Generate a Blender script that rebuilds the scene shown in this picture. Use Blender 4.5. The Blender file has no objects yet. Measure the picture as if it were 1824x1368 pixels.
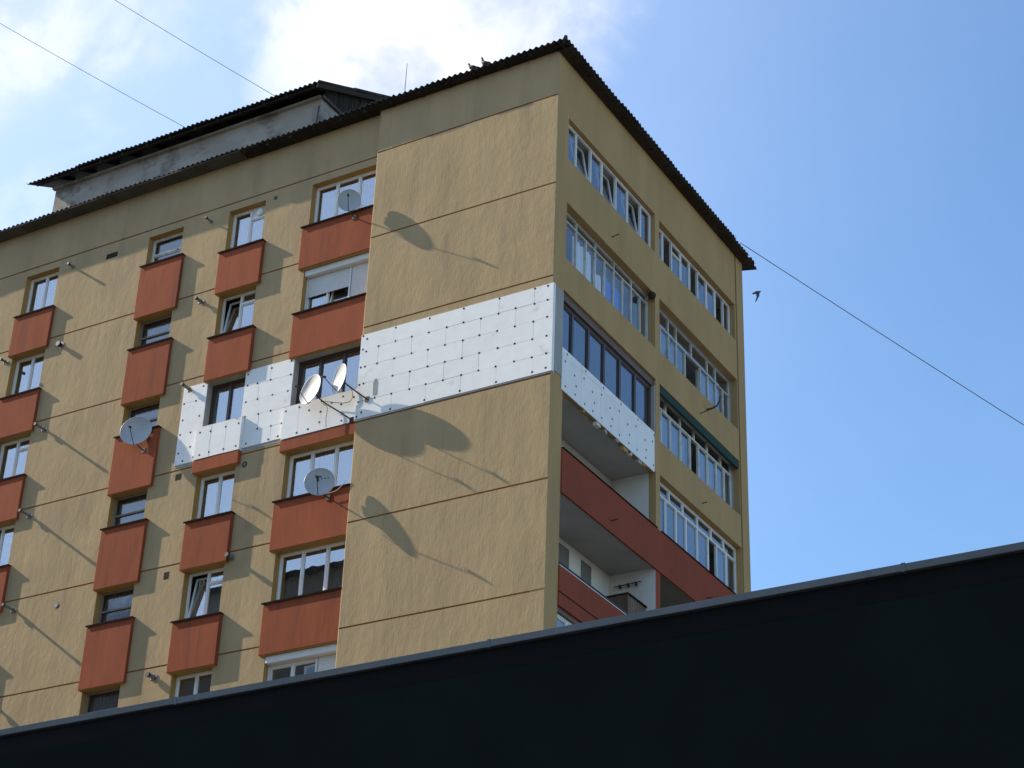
import bpy, bmesh, math, random
from mathutils import Vector, Matrix
random.seed(7)
rnd = random.uniform
S = bpy.context.scene
C = S.collection

# ------------------------------------------------------------------ camera
cam_d = bpy.data.cameras.new('camera'); cam = bpy.data.objects.new('camera', cam_d); C.objects.link(cam)
F_PX, YAW, PIT, ROL = 3459.359, -0.544657, 0.5061285, 0.0385208
CAM = Vector((19.9654, -34.7128, 1.6))
fwd = Vector((math.sin(YAW)*math.cos(PIT), math.cos(YAW)*math.cos(PIT), math.sin(PIT)))
r0 = Vector((math.cos(YAW), -math.sin(YAW), 0)); u0 = r0.cross(fwd)
rgt = math.cos(ROL)*r0 + math.sin(ROL)*u0; upv = -math.sin(ROL)*r0 + math.cos(ROL)*u0
M = Matrix((rgt, upv, -fwd)).transposed().to_4x4(); M.translation = CAM
cam.matrix_world = M
cam_d.sensor_width = 36; cam_d.lens = 36*F_PX/1824; cam_d.clip_end = 5000; cam_d.clip_start = .1
S.camera = cam

def ray(px, py):                       # direction through a pixel of the 1824 x 1368 photograph
    return fwd + (px-912)/F_PX*rgt - (py-684)/F_PX*upv
def at(px, py, axis, val):             # the point where that ray meets the plane axis = val
    d = ray(px, py); t = (val-CAM[axis])/d[axis]
    return CAM + d*t

# ------------------------------------------------------------------ world, sun, exposure
SUN = Vector((-6.0, -1.0, 4.4)).normalized()
SUN_EL = math.asin(SUN.z); SUN_AZ = math.atan2(SUN.x, SUN.y)      # azimuth from +Y towards +X
W = bpy.data.worlds.new('World'); S.world = W; W.use_nodes = True
nt = W.node_tree; nt.nodes.clear(); N = nt.nodes.new; L = nt.links.new
out = N('ShaderNodeOutputWorld'); bg = N('ShaderNodeBackground'); sky = N('ShaderNodeTexSky')
sky.sky_type = 'NISHITA'; sky.sun_disc = False; sky.sun_elevation = SUN_EL; sky.sun_rotation = SUN_AZ
sky.altitude = 300; sky.air_density = 1.25; sky.dust_density = 0.7; sky.ozone_density = 3.0
bg.inputs['Strength'].default_value = 0.12
tc = N('ShaderNodeTexCoord')
def vmath(op, a, b=None):
    n = N('ShaderNodeVectorMath'); n.operation = op; L(a, n.inputs[0])
    if b is not None:
        if isinstance(b, (tuple, Vector)): n.inputs[1].default_value = b
        else: L(b, n.inputs[1])
    return n
def mth(op, a, b=None, c=None, clamp=False):
    n = N('ShaderNodeMath'); n.operation = op; n.use_clamp = clamp
    for i, v in enumerate((a, b, c)):
        if v is None: continue
        if isinstance(v, (int, float)): n.inputs[i].default_value = v
        else: L(v, n.inputs[i])
    return n.outputs[0]
def noise(scale, detail=5, rough=.55, vec=None, dist=0):
    n = N('ShaderNodeTexNoise'); n.inputs['Scale'].default_value = scale; n.inputs['Detail'].default_value = detail
    n.inputs['Roughness'].default_value = rough; n.inputs['Distortion'].default_value = dist
    L(vec if vec is not None else tc.outputs['Generated'], n.inputs['Vector']); return n.outputs[0]
def smooth(v, a, b):
    n = N('ShaderNodeMapRange'); n.interpolation_type = 'SMOOTHSTEP'
    L(v, n.inputs[0]); n.inputs[1].default_value = a; n.inputs[2].default_value = b; return n.outputs[0]
# clouds drifting in the sky: banks of noise round a few directions, thin haze elsewhere
def bank(px, py, sx, sy):
    d0 = ray(px, py).normalized()
    dv = vmath('SUBTRACT', tc.outputs['Generated'], d0)
    a = vmath('DOT_PRODUCT', dv.outputs[0], rgt/sx).outputs['Value']
    b = vmath('DOT_PRODUCT', dv.outputs[0], upv/sy).outputs['Value']
    return mth('SQRT', mth('ADD', mth('MULTIPLY', a, a), mth('MULTIPLY', b, b)))
n1 = noise(17, 9, .58, dist=.3)
n2 = noise(7, 6, .6)
masks = []
for (px, py, sx, sy, amp) in ((700, 45, .070, .050, 1.0), (860, 40, .070, .035, .75), (450, -70, .10, .03, .25), (-40, 95, .055, .05, .4), (-500, -60, .2, .08, .8), (-1000, 200, .22, .1, .9)):
    d = bank(px, py, sx, sy)
    v = mth('ADD', d, mth('MULTIPLY', mth('SUBTRACT', .5, n1), 1.5))
    m = mth('MULTIPLY', smooth(v, 1.35, .35), amp); masks.append(m)
mx = masks[0]
for m in masks[1:]: mx = mth('MAXIMUM', mx, m)
veil = mth('MULTIPLY', smooth(n2, .42, .75), .03)
sunside = smooth(vmath('DOT_PRODUCT', tc.outputs['Generated'], SUN).outputs['Value'], .35, .85)
veil = mth('ADD', veil, mth('MULTIPLY', sunside, .50))
air = vmath('MULTIPLY', sky.outputs[0], (.88, 1.015, 1.12)).outputs[0]
vmix = N('ShaderNodeMix'); vmix.data_type = 'RGBA'; L(veil, vmix.inputs[0]); L(air, vmix.inputs[6]); vmix.inputs[7].default_value = (4.5, 5.4, 7.2, 1)
mix = N('ShaderNodeMix'); mix.data_type = 'RGBA'
CLOUD = N('ShaderNodeMix'); CLOUD.data_type = 'RGBA'
CLOUD.inputs[6].default_value = (3.9, 4.25, 4.9, 1); CLOUD.inputs[7].default_value = (5.5, 5.6, 5.8, 1)
L(smooth(n1, .35, .6), CLOUD.inputs[0])
L(mx, mix.inputs[0]); L(vmix.outputs[2], mix.inputs[6]); L(CLOUD.outputs[2], mix.inputs[7])
L(mix.outputs[2], bg.inputs['Color']); L(bg.outputs[0], out.inputs['Surface'])

sd = bpy.data.lights.new('sun', 'SUN'); sd.energy = 5.0; sd.angle = math.radians(.53); sd.color = (1, .87, .68)
so = bpy.data.objects.new('sun', sd); C.objects.link(so)
so.rotation_euler = (-SUN).to_track_quat('-Z', 'Y').to_euler(); so.location = SUN*60

S.view_settings.view_transform = 'Standard'; S.view_settings.look = 'None'; S.view_settings.gamma = 1
S.view_settings.use_curve_mapping = False; S.view_settings.exposure = 0.76
S.render.engine = 'CYCLES'; S.cycles.max_bounces = 8; S.cycles.transparent_max_bounces = 12

# ------------------------------------------------------------------ materials
MATS = {}
def mat(name, col, rough=.7, var=0, vscale=(1, 1, 1), bump=(), metal=0, spec=.4, stain=None, objrand=0, world=True):
    """bump: list of (scale vector, detail, strength, distance); var: brightness variation by noise; stain: (colour, scale vec, lo, hi)"""
    if name in MATS: return MATS[name]
    m = bpy.data.materials.new(name); m.use_nodes = True; t = m.node_tree; nn = t.nodes.new; ll = t.links.new
    b = t.nodes['Principled BSDF']; b.inputs['Roughness'].default_value = rough; b.inputs['Metallic'].default_value = metal
    b.inputs['Specular IOR Level'].default_value = spec
    tcn = nn('ShaderNodeTexCoord')
    def ns(sc, det=4, rg=.55):
        mp = nn('ShaderNodeMapping'); mp.inputs['Scale'].default_value = sc; ll(tcn.outputs['Object'], mp.inputs[0])
        n = nn('ShaderNodeTexNoise'); n.inputs['Scale'].default_value = 1; n.inputs['Detail'].default_value = det
        n.inputs['Roughness'].default_value = rg; ll(mp.outputs[0], n.inputs[0]); return n.outputs[0]
    src = None
    rgb = nn('ShaderNodeRGB'); rgb.outputs[0].default_value = (*col, 1); src = rgb.outputs[0]
    if stain:
        for (sc_col, sv, lo, hi, amt) in stain:
            mr = nn('ShaderNodeMapRange'); mr.interpolation_type = 'SMOOTHSTEP'; ll(ns(sv, 7, .62), mr.inputs[0])
            mr.inputs[1].default_value = lo; mr.inputs[2].default_value = hi; mr.inputs[4].default_value = amt
            mm = nn('ShaderNodeMix'); mm.data_type = 'RGBA'; ll(mr.outputs[0], mm.inputs[0]); ll(src, mm.inputs[6])
            mm.inputs[7].default_value = (*sc_col, 1); src = mm.outputs[2]
    f = None
    if var:
        mr = nn('ShaderNodeMapRange'); ll(ns(vscale, 6, .6), mr.inputs[0]); mr.inputs[1].default_value = .25; mr.inputs[2].default_value = .75
        mr.inputs[3].default_value = 1-var; mr.inputs[4].default_value = 1+var; f = mr.outputs[0]
    if objrand:
        oi = nn('ShaderNodeObjectInfo'); mr = nn('ShaderNodeMapRange'); ll(oi.outputs['Random'], mr.inputs[0])
        mr.inputs[3].default_value = 1-objrand; mr.inputs[4].default_value = 1+objrand
        if f is None: f = mr.outputs[0]
        else:
            q = nn('ShaderNodeMath'); q.operation = 'MULTIPLY'; ll(f, q.inputs[0]); ll(mr.outputs[0], q.inputs[1]); f = q.outputs[0]
    if f is not None:
        vm = nn('ShaderNodeVectorMath'); vm.operation = 'SCALE'; ll(src, vm.inputs[0]); ll(f, vm.inputs['Scale']); src = vm.outputs[0]
    ll(src, b.inputs['Base Color'])
    prev = None
    for (sv, det, st, dist) in bump:
        bn = nn('ShaderNodeBump'); bn.inputs['Strength'].default_value = st; bn.inputs['Distance'].default_value = dist
        ll(ns(sv, det), bn.inputs['Height'])
        if prev: ll(prev, bn.inputs['Normal'])
        prev = bn.outputs[0]
    if prev: ll(prev, b.inputs['Normal'])
    MATS[name] = m; return m

LUMP = [((1.3, 1.3, .6), 2, .45, .035), ((6, 6, 3.6), 4, .6, .012), ((22, 22, 8), 4, .6, .007), ((60, 60, 26), 2, .6, .004)]
SCR = [((3, 3, 1.5), 2, .4, .012), ((30, 30, 5), 3, .5, .003), ((60, 60, 30), 2, .5, .002)]
YEL = mat('yellow_plaster', (.375, .276, .154), .9, .13, (.9, .9, .22), LUMP, spec=.15,
          stain=[((.29, .213, .133), (2.6, 2.6, .3), .5, .72, .65), ((.245, .18, .116), (7, 7, .16), .58, .74, .5), ((.42, .31, .168), (.5, .5, .9), .45, .7, .5)])
YELR = mat('yellow_plaster_side', (.41, .268, .124), .9, .12, (1.2, 1.2, .25), LUMP, spec=.15,
           stain=[((.34, .22, .10), (2.6, 2.6, .3), .55, .75, .6)])
OCHRE = mat('ochre_reveal_paint', (.38, .235, .08), .85, .12, (1, 1, .4), LUMP[1:], spec=.2)
RED = mat('red_plaster', (.275, .070, .031), .9, .14, (1.6, 1.6, .35), SCR, spec=.15, objrand=.07,
          stain=[((.18, .06, .036), (3, 3, .35), .50, .72, .7), ((.14, .055, .038), (9, 9, .4), .56, .72, .5)])
REDR = mat('red_plaster_side', (.25, .060, .032), .9, .12, (1, 1, .4), SCR, spec=.15)
GROOVE = mat('groove_paint', (.38, .17, .07), .9, .3, (.6, .6, .6), spec=.1)
GREYW = mat('grey_render', (.36, .35, .33), .95, .2, (1.5, 1.5, .6), LUMP[1:], spec=.1)
CONC = mat('stained_concrete', (.32, .29, .255), .95, .18, (.7, .7, 1.2), LUMP[:2]+[((18, 18, 18), 4, .5, .012)], spec=.1,
           stain=[((.07, .065, .06), (.9, .9, 1.3), .50, .64, .6), ((.36, .34, .31), (.5, .5, 1.2), .55, .62, .8)])
LOGW = mat('loggia_white', (.68, .67, .65), .9, .1, (1, 1, .5), LUMP[1:2], spec=.15)
CEIL = mat('loggia_ceiling_paint', (.42, .395, .36), .95, .15, (.8, .8, .8), LUMP[1:2], spec=.1)
EPS = mat('polystyrene', (.80, .80, .79), .85, .05, (3, 3, 3), [((120, 120, 120), 2, .3, .002), ((1.5, 1.5, 1.5), 2, .3, .006)], spec=.2, objrand=.02,
          stain=[((.62, .61, .60), (1.6, 1.6, 1.6), .60, .72, .8)])
ANCH = mat('anchor_plastic', (.012, .012, .013), .8, spec=.1)
ROOFS = mat('weathered_roof_sheet', (.055, .055, .055), .9, .4, (3, 3, 3), [((14, 14, 14), 4, .5, .01)], spec=.15, objrand=.35,
            stain=[((.12, .12, .11), (4, 4, 1.5), .55, .7, .6)])
WOODD = mat('dark_timber', (.035, .028, .023), .9, .3, (2, 2, .5), [((6, 6, 40), 3, .5, .01)], spec=.1, objrand=.3)
SOFF = mat('soffit_board', (.085, .076, .066), .9, .25, (1.2, 1.2, 1.2), [((9, 9, 9), 3, .4, .008)], spec=.1, objrand=.12)
METAL = mat('sill_sheet', (.010, .008, .008), .9, .2, (4, 4, 4), spec=.05)
PVC = mat('white_pvc', (.72, .72, .70), .35, .04, (3, 3, 1), spec=.5)
OLDW = mat('old_white_steel', (.60, .61, .57), .6, .2, (6, 6, 3), stain=[((.22, .13, .08), (14, 14, 6), .60, .68, .9)])
BROWN = mat('brown_pvc', (.055, .034, .026), .4, .15, (3, 3, 1), spec=.5)
BRNHEAD = mat('brown_head_board', (.13, .085, .065), .6, .15, (3, 3, 3))
OLDF = mat('old_grey_frame', (.20, .19, .175), .7, .25, (6, 6, 3))
SHUT = mat('shutter_plastic', (.66, .66, .64), .5, .05, (3, 3, 3))
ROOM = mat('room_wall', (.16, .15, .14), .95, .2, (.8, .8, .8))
GREEN = mat('green_canvas', (.012, .045, .036), .9, .15, (3, 3, 3))
DISH = mat('dish_paint', (.37, .38, .39), .42, .06, (4, 4, 4), spec=.5, objrand=.06)
DISHL = mat('dish_paint_white', (.56, .55, .53), .45, .05, (4, 4, 4), spec=.5)
STEEL = mat('dull_steel', (.045, .044, .046), .7, .2, (6, 6, 6))
BLACK = mat('black_plastic', (.018, .018, .02), .5)
DARKG = mat('print_grey', (.015, .016, .02), .7)
PIPE = mat('grey_pipe', (.17, .16, .15), .6, .15, (6, 6, 6))
CABLE = mat('grey_cable', (.16, .155, .15), .6)
CABW = mat('pale_cable', (.55, .50, .44), .6)
WIRE = mat('dark_wire', (.10, .105, .12), .6)
FEATH = mat('dark_feathers', (.05, .05, .06), .7, .3, (40, 40, 40))
COPE = mat('grey_coping_metal', (.105, .11, .115), .7, .15, (3, 3, 3), metal=.2, objrand=.08, stain=[((.08, .08, .085), (5, 5, 5), .62, .7, .7)])
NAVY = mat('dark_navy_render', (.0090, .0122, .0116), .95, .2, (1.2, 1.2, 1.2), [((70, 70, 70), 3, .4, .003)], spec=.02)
COPESHADE = mat('painted_coping_shade', (.0045, .005, .0055), .8, .3, (2, 2, 2), spec=.1)  # near-black colour standing in for the shade under the coping
GROUND = mat('concrete_paving', (.14, .135, .125), .95, .2, (.5, .5, .5), [((30, 30, 30), 4, .4, .01)], spec=.1)
WOODB = mat('brown_cabinet_wood', (.14, .09, .055), .7, .3, (6, 6, 1))
CLOTHW = mat('white_cloth', (.70, .70, .72), .9, .05, (3, 3, 3))
CLOTHB = mat('blue_cloth', (.10, .20, .55), .9, .1, (3, 3, 3))

def fabric(name, col, tr):
    m = bpy.data.materials.new(name); m.use_nodes = True; t = m.node_tree; t.nodes.clear(); nn = t.nodes.new
    o = nn('ShaderNodeOutputMaterial'); d = nn('ShaderNodeBsdfDiffuse'); d.inputs[0].default_value = (*col, 1)
    k = nn('ShaderNodeBsdfTranslucent'); k.inputs[0].default_value = (*col, 1); p = nn('ShaderNodeBsdfTransparent')
    a = nn('ShaderNodeMixShader'); a.inputs[0].default_value = .3; t.links.new(d.outputs[0], a.inputs[1]); t.links.new(k.outputs[0], a.inputs[2])
    c = nn('ShaderNodeMixShader'); c.inputs[0].default_value = tr; t.links.new(a.outputs[0], c.inputs[1]); t.links.new(p.outputs[0], c.inputs[2])
    t.links.new(c.outputs[0], o.inputs[0]); return m
CURT = fabric('sheer_curtain', (.70, .70, .70), .25)
CURTB = fabric('brown_curtain', (.30, .25, .22), .1)
def glass(name, refl, tint, rough=.0, wob=.0):
    m = bpy.data.materials.new(name); m.use_nodes = True; t = m.node_tree; t.nodes.clear(); nn = t.nodes.new; ll = t.links.new
    o = nn('ShaderNodeOutputMaterial'); g = nn('ShaderNodeBsdfGlossy'); g.inputs['Roughness'].default_value = rough
    g.inputs['Color'].default_value = (.95, .97, 1, 1)
    p = nn('ShaderNodeBsdfTransparent'); p.inputs[0].default_value = (*tint, 1)
    lw = nn('ShaderNodeLayerWeight'); lw.inputs[0].default_value = .5
    pw = nn('ShaderNodeMath'); pw.operation = 'POWER'; pw.inputs[1].default_value = 5; ll(lw.outputs['Facing'], pw.inputs[0])
    ad = nn('ShaderNodeMath'); ad.operation = 'MULTIPLY_ADD'; ad.use_clamp = True; ad.inputs[1].default_value = .96-refl; ad.inputs[2].default_value = .04+refl; ll(pw.outputs[0], ad.inputs[0])
    mxx = nn('ShaderNodeMixShader'); ll(ad.outputs[0], mxx.inputs[0]); ll(p.outputs[0], mxx.inputs[1]); ll(g.outputs[0], mxx.inputs[2])
    tcn = nn('ShaderNodeTexCoord'); nz = nn('ShaderNodeTexNoise'); nz.inputs['Scale'].default_value = 2.5; nz.inputs['Detail'].default_value = 1
    ll(tcn.outputs['Object'], nz.inputs[0]); bn = nn('ShaderNodeBump'); bn.inputs['Strength'].default_value = .25; bn.inputs['Distance'].default_value = wob
    ll(nz.outputs[0], bn.inputs['Height']); ll(bn.outputs[0], g.inputs['Normal'])
    ll(mxx.outputs[0], o.inputs[0]); return m
GLASS = glass('window_glass', .24, (.86, .89, .89), 0, .0015)
GLASSR = glass('blue_tinted_glass', .13, (.80, .84, .88), 0, .003)
GLASSC = glass('clear_thin_glass', .04, (.98, .99, .99), 0, .003)
GLASSD = glass('dusty_glass', .10, (.62, .64, .64), .12, .01)

# ------------------------------------------------------------------ mesh helpers
class MB:
    def __init__(s): s.v = []; s.f = []
    def quad(s, *ps):
        i = len(s.v); s.v += [tuple(p) for p in ps]; s.f.append(tuple(range(i, i+len(ps)))); return s
    def box8(s, c):
        i = len(s.v); s.v += [tuple(p) for p in c]
        for q in ((0, 1, 2, 3), (7, 6, 5, 4), (0, 4, 5, 1), (1, 5, 6, 2), (2, 6, 7, 3), (3, 7, 4, 0)): s.f.append(tuple(i+k for k in q))
        return s
    def box(s, a, b):
        x0, y0, z0 = a; x1, y1, z1 = b
        return s.box8([(x0, y0, z0), (x1, y0, z0), (x1, y1, z0), (x0, y1, z0), (x0, y0, z1), (x1, y0, z1), (x1, y1, z1), (x0, y1, z1)])
    def fb(s, fc, u0, u1, z0, z1, d0, d1):                # box in a facade's own frame
        return s.box8([fc(u0, z0, d0), fc(u1, z0, d0), fc(u1, z0, d1), fc(u0, z0, d1), fc(u0, z1, d0), fc(u1, z1, d0), fc(u1, z1, d1), fc(u0, z1, d1)])
    def tube(s, pts, r, n=8, cap=True):
        pts = [Vector(p) for p in pts]; rs = r if isinstance(r, (list, tuple)) else [r]*len(pts); rings = []
        ref = None
        for k, p in enumerate(pts):
            d = (pts[min(k+1, len(pts)-1)]-pts[max(k-1, 0)]).normalized()
            if ref is None: ref = d.orthogonal().normalized()
            a = (ref-d*ref.dot(d)).normalized(); ref = a; b = d.cross(a); i = len(s.v)
            for j in range(n):
                t = 2*math.pi*j/n; s.v.append(tuple(p+(a*math.cos(t)+b*math.sin(t))*rs[k]))
            rings.append(i)
        for k in range(len(rings)-1):
            for j in range(n): s.f.append((rings[k]+j, rings[k]+(j+1) % n, rings[k+1]+(j+1) % n, rings[k+1]+j))
        if cap:
            s.f.append(tuple(rings[0]+j for j in reversed(range(n)))); s.f.append(tuple(rings[-1]+j for j in range(n)))
        return s
    def mesh(s, name, m, bevel=0, smooth=False):
        me = bpy.data.meshes.new(name); me.from_pydata(s.v, [], s.f)
        bm = bmesh.new(); bm.from_mesh(me)
        bmesh.ops.recalc_face_normals(bm, faces=bm.faces)
        if bevel: bmesh.ops.bevel(bm, geom=bm.edges[:], offset=bevel, segments=2, affect='EDGES', profile=.5)
        bm.to_mesh(me); bm.free(); me.materials.append(m)
        if smooth:
            for p in me.polygons: p.use_smooth = True
        return me
    def build(s, name, m, parent=None, bevel=0, smooth=False):
        return put(name, s.mesh(name, m, bevel, smooth), parent)
def put(name, me, parent=None, loc=None, rot=None):
    o = bpy.data.objects.new(name, me); C.objects.link(o)
    if parent: o.parent = parent
    if loc: o.location = loc
    if rot: o.rotation_euler = rot
    return o
def thing(name, label, cat, loc=(0, 0, 0), group=None):
    o = bpy.data.objects.new(name, None); C.objects.link(o); o.location = loc; o.empty_display_size = .2
    return tag(o, label, cat, group)
def tag(o, label, cat, group=None):
    o['label'] = label; o['category'] = cat
    if group: o['group'] = group
    return o
def front(Y0): return lambda u, z, d: (u, Y0-d, z)
def side(X0): return lambda u, z, d: (X0+d, u, z)
DS = .142
FF = front(DS); FB = front(0.0); FR = side(0.0)

def wall(name, fc, u0, u1, z0, z1, holes, m, parent, t=.28, rm=None, lips=True):
    """flat wall with rectangular openings and their reveals"""
    us = sorted({u0, u1, *[h[0] for h in holes], *[h[1] for h in holes]}); zs = sorted({z0, z1, *[h[2] for h in holes], *[h[3] for h in holes]})
    b = MB(); rvs = []
    for i in range(len(us)-1):
        for j in range(len(zs)-1):
            cu = (us[i]+us[i+1])/2; cz = (zs[j]+zs[j+1])/2
            if any(h[0] < cu < h[1] and h[2] < cz < h[3] for h in holes): continue
            b.quad(fc(us[i], zs[j], 0), fc(us[i+1], zs[j], 0), fc(us[i+1], zs[j+1], 0), fc(us[i], zs[j+1], 0))
    if lips:
        b.quad(fc(u0, z0, 0), fc(u1, z0, 0), fc(u1, z0, -.05), fc(u0, z0, -.05)); b.quad(fc(u0, z1, 0), fc(u1, z1, 0), fc(u1, z1, -.05), fc(u0, z1, -.05))
    for h in holes:
        a, c, e, f = h[:4]; rv = MB(); rvs.append(rv)
        rv.quad(fc(a, e, 0), fc(a, f, 0), fc(a, f, -t), fc(a, e, -t)); rv.quad(fc(c, e, 0), fc(c, f, 0), fc(c, f, -t), fc(c, e, -t))
        rv.quad(fc(a, f, 0), fc(c, f, 0), fc(c, f, -t), fc(a, f, -t)); rv.quad(fc(a, e, 0), fc(c, e, 0), fc(c, e, -t), fc(a, e, -t))
    me = bpy.data.meshes.new(name); me.from_pydata(b.v, [], b.f); me.materials.append(m)
    o = put(name, me, parent)
    for rv in rvs: rv.build('window_reveal', rm or OCHRE, o)
    return o

def window(fc, u0, u1, z0, z1, d, cols, parent, fm, fw=.05, tr=None, top=None, tilt=(), opened=(), gm=None, sash=True, nopane=(), name='window', trans={}, ft=.07, sw=.03):
    """frame = the window itself; panes and open sashes are its pieces. cols: inner mullion positions; tr: transom height; trans: {pane: height of its own transom}"""
    gm = gm or GLASS
    b = MB(); h = fw/2
    def bar(a, c, e, f, dd=0): b.fb(fc, a, c, e, f, d-ft, d+dd)
    bar(u0, u0+fw, z0, z1); bar(u1-fw, u1, z0, z1); bar(u0+fw, u1-fw, z1-fw, z1, -.001); bar(u0+fw, u1-fw, z0, z0+fw, -.001)
    zt = tr if tr else z1-fw
    for c in cols: bar(c-h, c+h, z0+fw, zt-(h if tr else 0), .004)
    if tr:
        bar(u0+fw, u1-fw, tr-h, tr+h, .007)
        for c in (top or cols): bar(c-h, c+h, tr+h, z1-fw, .003)
    cells = []
    e = [u0+fw-h]+list(cols)+[u1-fw+h]
    for i in range(len(e)-1): cells.append((e[i]+h, e[i+1]-h, z0+fw, zt-(h if tr else 0), i))
    if tr:
        e2 = [u0+fw-h]+list(top or cols)+[u1-fw+h]
        for i in range(len(e2)-1): cells.append((e2[i]+h, e2[i+1]-h, tr+h, z1-fw, 100+i))
    cc = []
    for (a, c, zz0, zz1, i) in cells:
        if i in trans:
            zt2 = trans[i]; bar(a, c, zt2-h*.8, zt2+h*.8, .005); cc.append((a, c, zz0, zt2-h*.8, i)); cc.append((a, c, zt2+h*.8, zz1, 200+i))
        else: cc.append((a, c, zz0, zz1, i))
    sw = sw if sash else 0
    for (a, c, zz0, zz1, i) in cc:
        if sash and i not in tilt and i not in opened:
            for q in ((a, a+sw, zz0, zz1), (c-sw, c, zz0, zz1), (a+sw, c-sw, zz0, zz0+sw), (a+sw, c-sw, zz1-sw, zz1)): b.fb(fc, *q, d-ft+.005, d-.018)
    w = b.build(name, fm, parent, bevel=.004 if fw > .03 else 0)
    for (a, c, zz0, zz1, i) in cc:
        if i in opened or i in nopane: continue
        if i in tilt:
            k = .19/(zz1-zz0); sb = MB(); s2 = .05
            def tf(u, z, q): return fc(u, z, d-.03-(z-zz0)*k+q)
            for q in ((a, a+s2, zz0, zz1), (c-s2, c, zz0, zz1), (a+s2, c-s2, zz0, zz0+s2), (a+s2, c-s2, zz1-s2, zz1)): sb.fb(tf, *q, -.05, 0)
            sb.build('tilted_sash', fm, w, bevel=.003)
            MB().fb(tf, a+s2, c-s2, zz0+s2, zz1-s2, -.03, -.022).build('pane', gm, w)
        else:
            MB().fb(fc, a+sw, c-sw, zz0+sw, zz1-sw, d-.045, d-.037).build('pane', gm, w)
    return w

def curtain(fc, u0, u1, z0, z1, d, parent, m=None, amp=.035, per=.11, name='curtain'):
    n = max(8, int((u1-u0)/per*6)); b = MB(); ph = rnd(0, 6); prev = None
    for i in range(n+1):
        u = u0+(u1-u0)*i/n; o = d+amp*math.sin(6.283*(u-u0)/per+ph+.8*math.sin(u*7))*(.6+.4*math.sin(u*3+ph))
        cur = (fc(u, z0, o), fc(u, z1, o))
        if prev: b.quad(prev[0], cur[0], cur[1], prev[1])
        prev = cur
    return b.build(name, m or CURT, parent, smooth=True)

# ------------------------------------------------------------------ ground
g = MB().quad((-600, -600, 0), (600, -600, 0), (600, 600, 0), (-600, 600, 0)).build('ground', GROUND); g['kind'] = 'structure'

# ------------------------------------------------------------------ the apartment block
BLD = thing('apartment_building', 'tall ochre plastered apartment block with rust red balcony panels and corrugated roof', 'building')
def gz(k): return 32.37-2.75*k
XL, XB = -34.0, -5.6
COL = {'W1': (-18.27, -16.98, -18.37, -16.87), 'K': (-13.56, -12.30, -13.64, -12.13), 'W2': (-10.66, -9.39, -10.75, -9.25), 'W3': (-7.80, XB, -7.94, XB-.004)}
NR = 6
def head(k): return 32.12 if k == 0 else gz(k)-.28
def sill(c, k):
    if k == 2 and c == 'W2': return 25.21
    if k == 2 and c == 'W3': return 25.14
    return gz(k+1)+(1.48 if c == 'K' else 1.08)
# long walls, one band per storey, split by the painted grooves
GH = .022
ft = 33.86
for k in range(-1, NR):
    zt = 33.80 if k < 0 else gz(k)-GH; zb = gz(k+1)+GH
    holes = [] if k < 0 else [(COL[c][0], COL[c][1] - (.0 if c != 'W3' else .002), sill(c, k), head(k)) for c in COL]
    wall('front_wall', FF, XL, XB-.001, zb, zt, holes, YEL, BLD)
    if k < NR-1 or True: wall('corner_wall', FB, XB+.03, -.012, zb, zt, [], YEL, BLD)
zb6 = gz(NR)-GH
wall('front_wall', FF, XL, XB-.001, 0, zb6, [], YEL, BLD); wall('corner_wall', FB, XB+.03, -.012, 0, zb6, [], YEL, BLD)
for k in range(NR+1):
    MB().fb(FF, XL, XB-.002, gz(k)-GH-.01, gz(k)+GH+.01, -.12, -.028).build('wall_groove', GROOVE, BLD)
    MB().fb(FB, XB+.035, -.014, gz(k)-GH-.01, gz(k)+GH+.01, -.12, -.028).build('wall_groove', GROOVE, BLD)
# rounded corner of the projecting bay, which catches the sun
MB().quad((XB, DS+.05, 0), (XB, .03, 0), (XB, .03, 33.80), (XB, DS+.05, 33.80)).quad((XB, .03, 0), (XB+.008, .008, 0), (XB+.008, .008, 33.8), (XB, .03, 33.8)).quad((XB+.008, .008, 0), (XB+.03, 0, 0), (XB+.03, 0, 33.8), (XB+.008, .008, 33.8)).build('bay_corner_edge', YEL, BLD)
MB().quad((-.012, 0, 0), (0, .012, 0), (0, .012, 33.8), (-.012, 0, 33.8)).build('bay_corner_edge', YEL, BLD)
# far walls and inner slabs (keep the rooms dark)
MB().quad((XL, DS, 0), (XL, 11.48, 0), (XL, 11.48, 33.8), (XL, DS, 33.8)).build('end_wall', YEL, BLD)
MB().quad((XL, 11.48, 0), (0, 11.48, 0), (0, 11.48, 33.8), (XL, 11.48, 33.8)).build('rear_wall', YEL, BLD)
for k in range(NR):
    b = MB(); z0, z1 = gz(k+1)-.05, gz(k)+.02; y0, y1 = DS+.30, DS+3.2; x0, x1 = -19.5, XB+.3
    b.quad((x0, y1, z0), (x1, y1, z0), (x1, y1, z1), (x0, y1, z1)); b.quad((x0, y0, z0), (x1, y0, z0), (x1, y1, z0), (x0, y1, z0)); b.quad((x0, y0, z1), (x1, y0, z1), (x1, y1, z1), (x0, y1, z1))
    for xx in (x0, -15.5, -11.6, -8.6, x1): b.quad((xx, y0, z0), (xx, y1, z0), (xx, y1, z1), (xx, y0, z1))
    b.build('room_interior', ROOM, BLD)
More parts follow.
